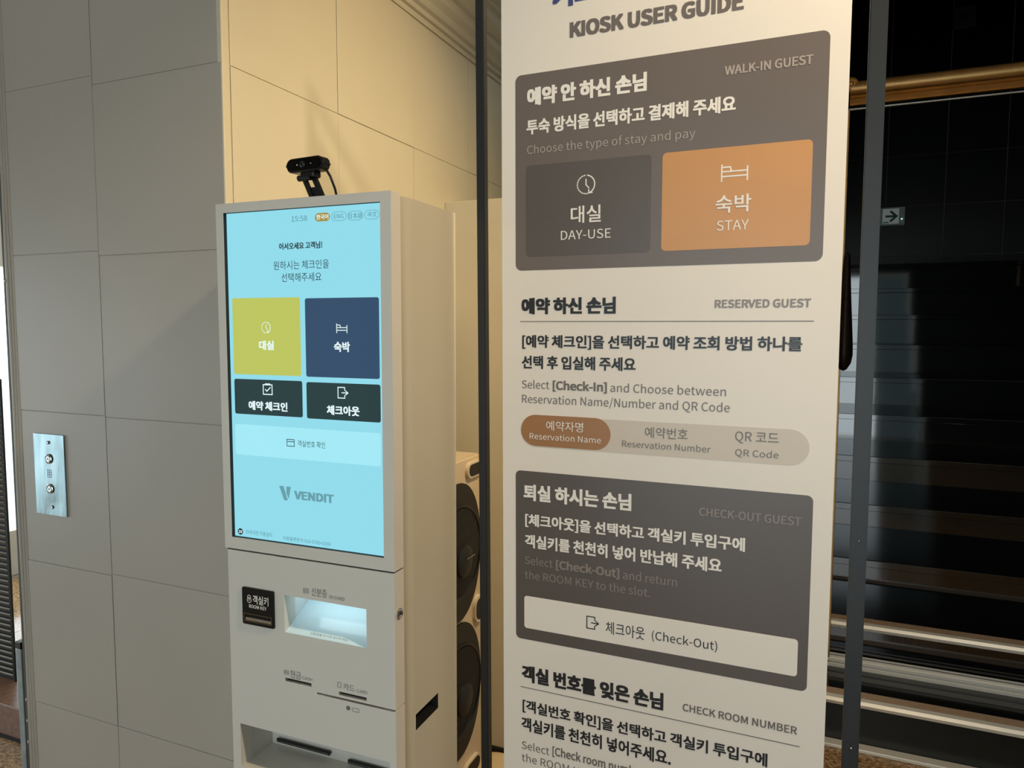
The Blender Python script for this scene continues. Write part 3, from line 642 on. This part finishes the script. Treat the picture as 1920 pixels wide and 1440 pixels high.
for v, nm in ((.70, 'up'), (.33, 'down')):
    bt = disc(ep, 'call_button', .002, phei*v, .0125, .0035, M_chrome)
    zc = phei*v; s = 1 if nm == 'up' else -1
    strokes(bt, [[(-.002, zc-.003*s), (.002, zc+.003*s), (.006, zc-.003*s)]], .0012, -.0094, M_blackm, 'arrow')
disc(ep, 'screw', 0, phei*.90, .0045, .0018, M_chrome); disc(ep, 'screw', .004, phei*.10, .0045, .0018, M_chrome, -.0045)
zc = phei*.515; strokes(ep, [[(-.006, zc+.010), (.008, zc+.010)], [(-.006, zc+.004), (.008, zc+.004)], [(-.006, zc-.002), (.008, zc-.002)], [(-.006, zc-.009), (-.006, zc+.012)], [(.001, zc-.009), (.001, zc+.010)], [(.008, zc-.009), (.008, zc+.010)], [(-.006, zc-.009), (.008, zc-.009)]], .0010, -.0062, M_inkg2, 'engraving')

# ------------------------------------------------------------------ left: metal channel, louvre screen, kerb
mc = thing('metal_channel', 'galvanised metal channel standing against the left edge of the pillar', 'channel', loc=(-1.995, 1.235, 0))
M_galv = mat('galvanised_steel', (150, 160, 160), .55, .6, var=.2, scale=25, bump=.1)
MB().box(-.010, .012, 0, .30, 0, .62, .002).build('channel', M_galv, mc)
MB().box(-.011, .013, -.001, .30, .62, .64, .002).build('cap', M_black, mc)
ej = struct(MB().box(-1.974, xl-.028, 1.234, 1.53, 0, 2.9).build('trim_2', mat('jamb_taupe', (74, 72, 60), .6, var=.08, scale=12)), 'dull taupe jamb strip along the pillar edge')
kb = thing('kerb', 'reddish brown granite kerb under the slatted screen', 'kerb', loc=(-3.3, 1.61, 0))
MB().box(-.9, .86, 0, .30, 0, .125, .004).build('kerb_stone', mat('red_granite', (112, 78, 58), .35, var=.3, scale=60), kb)
MB().box(-.9, .86, -.004, 0, 0, .012).build('joint', M_blackm, kb)
lv = thing('louvre_screen', 'dark brown slatted screen standing at the far left edge', 'screen', loc=(-3.318, 1.74, .125))
M_slat = mat('brown_slat', (98, 88, 74), .45, .2, var=.12, scale=20)
sl = None
for k in range(52):
    if sl is None:
        MBx = MB().box(-.50, .48, -.003, .003, -.009, .009, .001); sl = MB(); sl.add(MBx.b, Matrix.Rotation(R(35), 4, 'X')); sl = sl.build('slat', M_slat, lv); sl.location = (0, 0, .02); 
    else:
        s2_ = sl.copy(); C.objects.link(s2_); s2_.parent = lv; s2_.location = (0, 0, .02+.022*k)
mb = MB(); mb.box(-.50, .478, .004, .006, 0, 1.18); mb.build('backing', M_blackm, lv)
MB().box(.48, .488, -.004, .004, 0, 1.18, .001).build('side_stile', M_blackm, lv)

# ------------------------------------------------------------------ speaker
spk = thing('tower_speaker', 'white tower speaker with two black woofers behind the kiosk', 'speaker', loc=(-1.04, 1.735, 0))
XF = .14; hw = .165; ch_ = .03; zb_, zt_ = .175, 1.138
M_spk = mat('speaker_white', (226, 208, 180), .35, var=.02)
out = [(-hw+ch_, zb_), (hw-ch_, zb_), (hw, zb_+ch_), (hw, zt_-ch_*.6), (hw-ch_*.6, zt_), (-hw+ch_*.6, zt_), (-hw, zt_-ch_*.6), (-hw, zb_+ch_)]
RX = Matrix.Rotation(R(90), 4, 'Z')           # local x -> world y, outward = +x
mb = MB(); mb.prism(out, Matrix.Translation((XF, 0, 0)) @ RX, .26)
bmesh.ops.bevel(mb.b, geom=mb.b.edges[:], offset=.006, segments=3, affect='EDGES')
mb.build('cabinet', M_spk, spk, smooth=True)
def sup(w2, h2, p=2.5, n=40): return [(math.copysign(abs(math.cos(t))**(2/p), math.cos(t))*w2, math.copysign(abs(math.sin(t))**(2/p), math.sin(t))*h2) for t in (2*math.pi*k/n for k in range(n))]
M_cone = mat('speaker_mesh', (12, 11, 11), .6, var=.5, scale=300, bump=.5, bscale=500); M_surr = mat('speaker_surround', (20, 19, 19), .45, var=.1)
def face(pts, x, h_, cy, cz): return MB().prism(pts, Matrix.Translation((XF+x, cy, cz)) @ RX, h_)
for cz in (.880, .483):
    wo = face(sup(.138, .195, 2.15), .006, .008, 0, cz).build('woofer', M_surr, spk, 'black woofer')
    MB().lathe([(.122, 0), (.130, .006), (.134, .004), (.136, 0)], Matrix.Translation((XF+.005, 0, cz)) @ Matrix.Rotation(R(90), 4, 'Y'), 48).build('ring', M_black, wo, smooth=True)
    mb = MB()
    mb.lathe([(.124, .002), (.10, .006), (.06, .012), (0, .014)], Matrix.Translation((XF+.006, 0, cz)) @ Matrix.Rotation(R(90), 4, 'Y'), 48)
    mb.build('grille', M_cone, wo, smooth=True)
    mb = MB()
    for k in range(-15, 16):
        z_ = k*.0078; ww = math.sqrt(max(0, .122**2-z_*z_))
        if ww > .01: mb.tube([(XF+.0085+.012*(1-(y_*y_+z_*z_)/.0155), y_, cz+z_) for y_ in [ww*(j/6-1) for j in range(13)]], .0011, 5)
    o = mb.build('grille_wires', M_surr, wo); o['kind'] = 'stuff'
    MB().lathe([(0, .022), (.03, .020), (.044, .014), (.046, .006)], Matrix.Translation((XF+.010, .005, cz-.02)) @ Matrix.Rotation(R(90), 4, 'Y'), 32).build('dust_cap', M_surr, wo, smooth=True)
strokesM = MB().box(XF+.0325, XF+.0335, -.004, .045, .868, .871); strokesM.build('badge', M_chrome, spk)
def port(cy, cz, w2, h2, nm='port'):
    o = face(rrect(-w2, w2, -h2, h2, min(w2, h2)), .010, .014, cy, cz).build(nm, mat('speaker_ring', (236, 224, 204), .3), spk, 'white-rimmed black control window')
    face(rrect(-w2*.84, w2*.84, -h2*.76, h2*.76, min(w2, h2)*.75), .0115, .004, cy, cz).build('window', M_black, o)
for sgn in (1, -1):
    port(sgn*.098, 1.100, .048, .022); port(sgn*.125, .681, .028, .040); port(sgn*.08, .222, .050, .024)
for x in (-.08, .10):
    for y in (-.12, .12): MB().lathe([(0, 0), (.03, 0), (.034, .02), (.03, .175), (0, .175)], Matrix.Translation((x, y, 0)), 16).build('foot', M_black, spk, smooth=True)
rb = thing('round_pedestal', 'cream rounded pedestal base on the floor beside the partition, mostly hidden', 'pedestal', loc=(-.93, 2.04, 0))
MB().lathe([(0, .090), (.05, .088), (.082, .080), (.10, .062), (.104, .04), (.10, .015), (.09, 0), (0, 0)], n=32).build('base', mat('cream_plastic', (216, 196, 160), .4, var=.03), rb, smooth=True)

# ------------------------------------------------------------------ banner and its stand
BP = Plane(R(-.5), R(.75), 1.287, -.28)
bu = [BP.at(940, 0)[0], BP.at(945, 1440)[0]]; bx0 = sum(bu)/2; bx1 = (BP.at(1599, 0)[0]+BP.at(1543, 1440)[0])/2
BN = thing('banner', 'tall cream kiosk guide banner printed with Korean and English instructions', 'banner', M=BP.M)
zt_b = 2.26; zb_b = .42
b = bmesh.new(); prev = None; nz_ = 40
for j in range(nz_+1):                       # a thin film with a faint sag
    z = zb_b+(zt_b-zb_b)*j/nz_; row = []
    for i in range(9):
        x = bx0+(bx1-bx0)*i/8; row.append((x, z))
    vs = [[b.verts.new((x, y, z)) for x, z in row] for y in (0, .0012)]
    if prev:
        for s in (0, 1):
            for i in range(8): b.faces.new((prev[s][i], prev[s][i+1], vs[s][i+1], vs[s][i]))
        for i in (0, 8): b.faces.new((prev[0][i], prev[1][i], vs[1][i], vs[0][i]))
    prev = vs
mb = MB(); mb.add(b); sheet = mb.build('sheet', M_banner, BN, 'cream printed film sheet')
def btext(parent, s, box, m, lvl=1, bold=0, **k): return text(parent, BP, s, box, m, -.0003*lvl-.0002, bold, **k)
p1, _ = card('walk_in_panel', BN, BP, [(966.5, 142), (1557, 56), (1543, 488), (967, 509)], .012, 0, -.0003, M_bcard, label='taupe rounded print panel')
card('day_use_button', p1, BP, [(986, 311), (1222, 289.7), (1219, 472.4), (987, 482)], .008, -.0003, -.0006, M_day, label='dark print button')
card('stay_button', p1, BP, [(1243.5, 287), (1524, 260.8), (1518.7, 459.4), (1238.8, 471.3)], .008, -.0003, -.0006, M_orange, label='tan orange print button')
btext(BN, '키오스크 이용안내', (1036, -44, 13, 1424, -103, -49), M_inkn, 1, .03)
btext(BN, 'KIOSK USER GUIDE', (1068.5, 42, 69, 1395, -11, 16.5), M_inkg2, 1, .032, latin=True)
B_ = .030
btext(p1, '예약 안 하신 손님', (988.5, 165, 199, 1213, 135.5, 171.5), M_inkw, 2, B_)
btext(p1, '투숙 방식을 선택하고 결제해 주세요', (987.5, 224, 253.5, 1380, 179.5, 209), M_inkw, 2, .022)
btext(p1, 'Choose the type of stay and pay', (988.5, 273.5, 289, 1304, 241.5, 257.5), M_inkl, 2, latin=True)
btext(p1, 'WALK-IN GUEST', (1359, 124.6, 140.5, 1525, 103, 119.5), M_inkl, 2, .018, latin=True)
clock_icon(p1, BP.at(1099, 346), .0165, -.0009, M_inkw)
btext(p1, '대실', (1070.5, 387, 418.5, 1127, 383.5, 416.5), M_inkw, 3, .008)
btext(p1, 'DAY-USE', (1052, 432.5, 449.5, 1145.5, 429, 445.8), M_inkw, 3, latin=True)
q = sum([list(BP.at(1353, 340)), list(BP.at(1402, 306))], []); bed_icon(p1, q[0], q[2], q[1], q[3], -.0009, M_inkw)
btext(p1, '숙박', (1341.7, 367, 400, 1408.6, 363, 397), M_inkw, 3, .008)
btext(p1, 'STAY', (1344, 414.5, 432.5, 1404, 411.5, 430), M_inkw, 3, latin=True)
btext(BN, '예약 하신 손님', (978, 559, 589.5, 1154.7, 556, 588.5), M_ink, 1, B_)
btext(BN, 'RESERVED GUEST', (1340.4, 562.8, 577, 1521, 560, 575), M_inkg, 1, .018, latin=True)
def rule(pa, pb):
    a, c = BP.at(*pa), BP.at(*pb); z = (a[1]+c[1])/2; MB().box(a[0], c[0], -.0004, 0, z-.0007, z+.0007).build('rule', M_inkg2, BN)
rule((975.5, 603.3), (1526, 601.4)); rule((976.5, 1286), (1499.3, 1401))
btext(BN, '[예약 체크인]을 선택하고 예약 조회 방법 하나를', (979.4, 629, 655, 1504.5, 630, 660.5), M_ink, 1, .018)
btext(BN, '선택 후 입실해 주세요', (978.7, 666.5, 691.5, 1192, 670, 696), M_ink, 1, .018)
btext(BN, 'Select', (978.7, 713, 727.5, 1030, 714.8, 729.5), M_inkg2, 1, latin=True)
btext(BN, '[Check-In]', (1036.5, 715, 730, 1138, 718.5, 734), M_inkg2, 1, .022, latin=True)
btext(BN, 'and Choose between', (1144.5, 719, 734.5, 1361.5, 726.5, 742.8), M_inkg2, 1, latin=True)
btext(BN, 'Reservation Name/Number and QR Code', (979, 740, 754.5, 1368.5, 756.5, 773), M_inkg2, 1, latin=True)
pl, _ = card('option_pill', BN, BP, [(977, 776.5), (1518, 808), (1518, 878), (977, 833.5)], .06, 0, -.0003, M_pill, label='sand coloured print pill')
card('name_pill', pl, BP, [(977, 776), (1145, 785.6), (1145, 846), (977, 833.8)], .06, -.0003, -.0006, M_brown, label='brown print pill')
btext(pl, '예약자명', (1024.6, 788.5, 806.5, 1093.4, 792.5, 811), M_inkw, 3); btext(pl, 'Reservation Name', (993.5, 811, 821.5, 1127, 821, 832.5), M_inkw, 3, latin=True)
btext(pl, '예약번호', (1209.6, 800, 820, 1289.7, 804.5, 825.5), M_inkg2, 2); btext(pl, 'Reservation Number', (1166.5, 825.5, 837, 1332.5, 837, 849), M_inkg2, 2, latin=True)
btext(pl, 'QR 코드', (1378.5, 809, 830.5, 1460.5, 812, 835), M_inkg2, 2); btext(pl, 'QR Code', (1378.5, 842, 854, 1460, 847, 859.5), M_inkg2, 2, latin=True)
p2, _ = card('check_out_panel', BN, BP, [(967.4, 879.4), (1525, 932), (1512.5, 1297), (967.4, 1195)], .010, 0, -.0003, M_bcard2, label='dark taupe rounded print panel')
card('check_out_button', p2, BP, [(983, 1115), (1496, 1200.7), (1494.5, 1270.7), (983.6, 1174.8)], .006, -.0003, -.0006, M_btn, label='cream print button')
btext(p2, '퇴실 하시는 손님', (982, 906.5, 937, 1184, 926.5, 959), M_inkw, 2, .026)
btext(p2, 'CHECK-OUT GUEST', (1311, 951.5, 966, 1502.5, 970.5, 986), M_inkd, 2, .012, latin=True)
btext(p2, '[체크아웃]을 선택하고 객실키 투입구에', (985, 961, 986.5, 1397, 1010, 1038.5), M_inkw, 2, .02)
btext(p2, '객실키를 천천히 넣어 반납해 주세요', (984.6, 1000, 1025, 1353.3, 1048.5, 1075.5), M_inkw, 2, .02)
btext(p2, 'Select', (984.6, 1042.5, 1056.5, 1036.5, 1049.5, 1064.5), M_inkd, 2, latin=True)
btext(p2, '[Check-Out]', (1042.5, 1050.5, 1065, 1161.5, 1068, 1083.2), M_inkd, 2, .022, latin=True)
btext(p2, 'and return', (1168, 1068.8, 1084.3, 1269.5, 1084.5, 1100.6), M_inkd, 2, latin=True)
btext(p2, 'the ROOM KEY to the slot.', (984.6, 1069, 1083, 1219, 1104.5, 1120.3), M_inkd, 2, latin=True)
q = sum([list(BP.at(1100.5, 1177)), list(BP.at(1122.4, 1158.5))], []); exit_icon(p2, q[0], q[2], q[1], q[3], -.0009, M_ink)
btext(p2, '체크아웃', (1136, 1164.5, 1187.5, 1209, 1176, 1200), M_ink, 3)
btext(p2, '(Check-Out)', (1222.5, 1182.5, 1198, 1345, 1203.5, 1219.5), M_ink, 3, latin=True)
btext(BN, '객실 번호를 잊은 손님', (978.7, 1246, 1277, 1244, 1299.5, 1332), M_ink, 1, B_)
btext(BN, 'CHECK ROOM NUMBER', (1280, 1320.2, 1333, 1494.5, 1361.8, 1376), M_inkg2, 1, .012, latin=True)
btext(BN, '[객실번호 확인]을 선택하고 객실키 투입구에', (980, 1312.5, 1337.5, 1439, 1410.5, 1438.5), M_ink, 1, .018)
btext(BN, '객실키를 천천히 넣어주세요.', (978, 1346, 1371, 1258, 1405.5, 1433.5), M_ink, 1, .018)
btext(BN, 'Select', (978.7, 1389.5, 1403.3, 1030, 1401, 1415.5), M_inkg2, 1, latin=True)
btext(BN, '[Check room number] and', (1036, 1402.5, 1417, 1250, 1451, 1467), M_inkg2, 1, .015, latin=True)
btext(BN, 'the ROOM KEY to the slot.', (978.7, 1415, 1428.6, 1218, 1470.5, 1485.5), M_inkg2, 1, latin=True)

BS = thing('banner_stand', 'charcoal metal stand whose two square poles hold the banner', 'banner stand', M=BP.M)
def pole(t, bot, w_, z0, z1):
    """square tube whose visible left edge was measured at the frame's top and bottom"""
    a = BP.at(*t, .0); c = BP.at(*bot, .0); sl_ = (a[0]-c[0])/(a[1]-c[1])
    b = bmesh.new(); X = lambda z: c[0]+sl_*(z-c[1])
    vs = [[b.verts.new((X(z)+dx, dy, z)) for dx, dy in ((0, -.006), (w_, -.006), (w_, .012), (0, .012))] for z in (z0, z1)]
    for k in range(4): b.faces.new((vs[0][k], vs[0][(k+1) % 4], vs[1][(k+1) % 4], vs[1][k]))
    b.faces.new(vs[0][::-1]); b.faces.new(vs[1])
    bmesh.ops.bevel(b, geom=[e for e in b.edges if abs((e.verts[0].co-e.verts[1].co).z) > 1], offset=.0015, segments=2, affect='EDGES')
    mb = MB(); mb.add(b); return mb.build('pole', M_pole, BS), X
pw_l = BP.at(925, 600)[0]-BP.at(901, 600)[0]-.004; pw_r = BP.at(1636, 640)[0]-BP.at(1603.5, 640)[0]
P1, XL = pole((893, 0), (904.5, 1440), .017, .03, 2.32); P2, XR = pole((1632, 0), (1577, 1440), .0255, .03, 2.32)
P1['label'] = 'left square pole'; P2['label'] = 'right square pole'
MB().box(XL(2.3), XR(2.3)+.025, -.004, .012, 2.30, 2.325, .002).build('top_bar', M_pole, BS)
MB().box(XL(.38), XR(.38)+.02, -.004, .012, .36, .38, .002).build('bottom_bar', M_pole, BS)
for x in (XL(.0), XR(.0)): MB().box(x-.008, x+.032, -.20, .22, 0, .03, .004).build('foot', M_pole, BS)
for z in (1.155, .80):
    MB().lathe([(0, .002), (.0016, .0015), (.0022, 0)], Matrix.Translation((XR(z)+.014, -.006, z)) @ Matrix.Rotation(R(90), 4, 'X'), 10).build('screw', M_chrome, BS)
for x in (bx0+.03, bx1-.03):                 # cords that hang the sheet
    MB().tube([(x, .0045, 2.255), (x, .0045, 2.31)], .0015, 8).build('hanging_cord', M_blackm, BS)
    MB().tube([(x, .0045, .372), (x, .0045, .425)], .0015, 8).build('hanging_cord', M_blackm, BS)

# ceiling lamps, the fittings of the spot lights above
for i, (p, t, e, a, b_, c) in enumerate(LAMPS):
    dl = thing('downlight', ['white recessed ceiling lamp above the white speaker', 'white recessed ceiling lamp in front of the banner', 'white recessed ceiling lamp before the stairs'][i], 'ceiling lamp', loc=(p[0], p[1], 2.9), group=None)
    MB().lathe([(.040, 0), (.040, -.006), (.058, -.004), (.060, 0)], n=24).build('trim_ring', M_kin, dl, smooth=True)
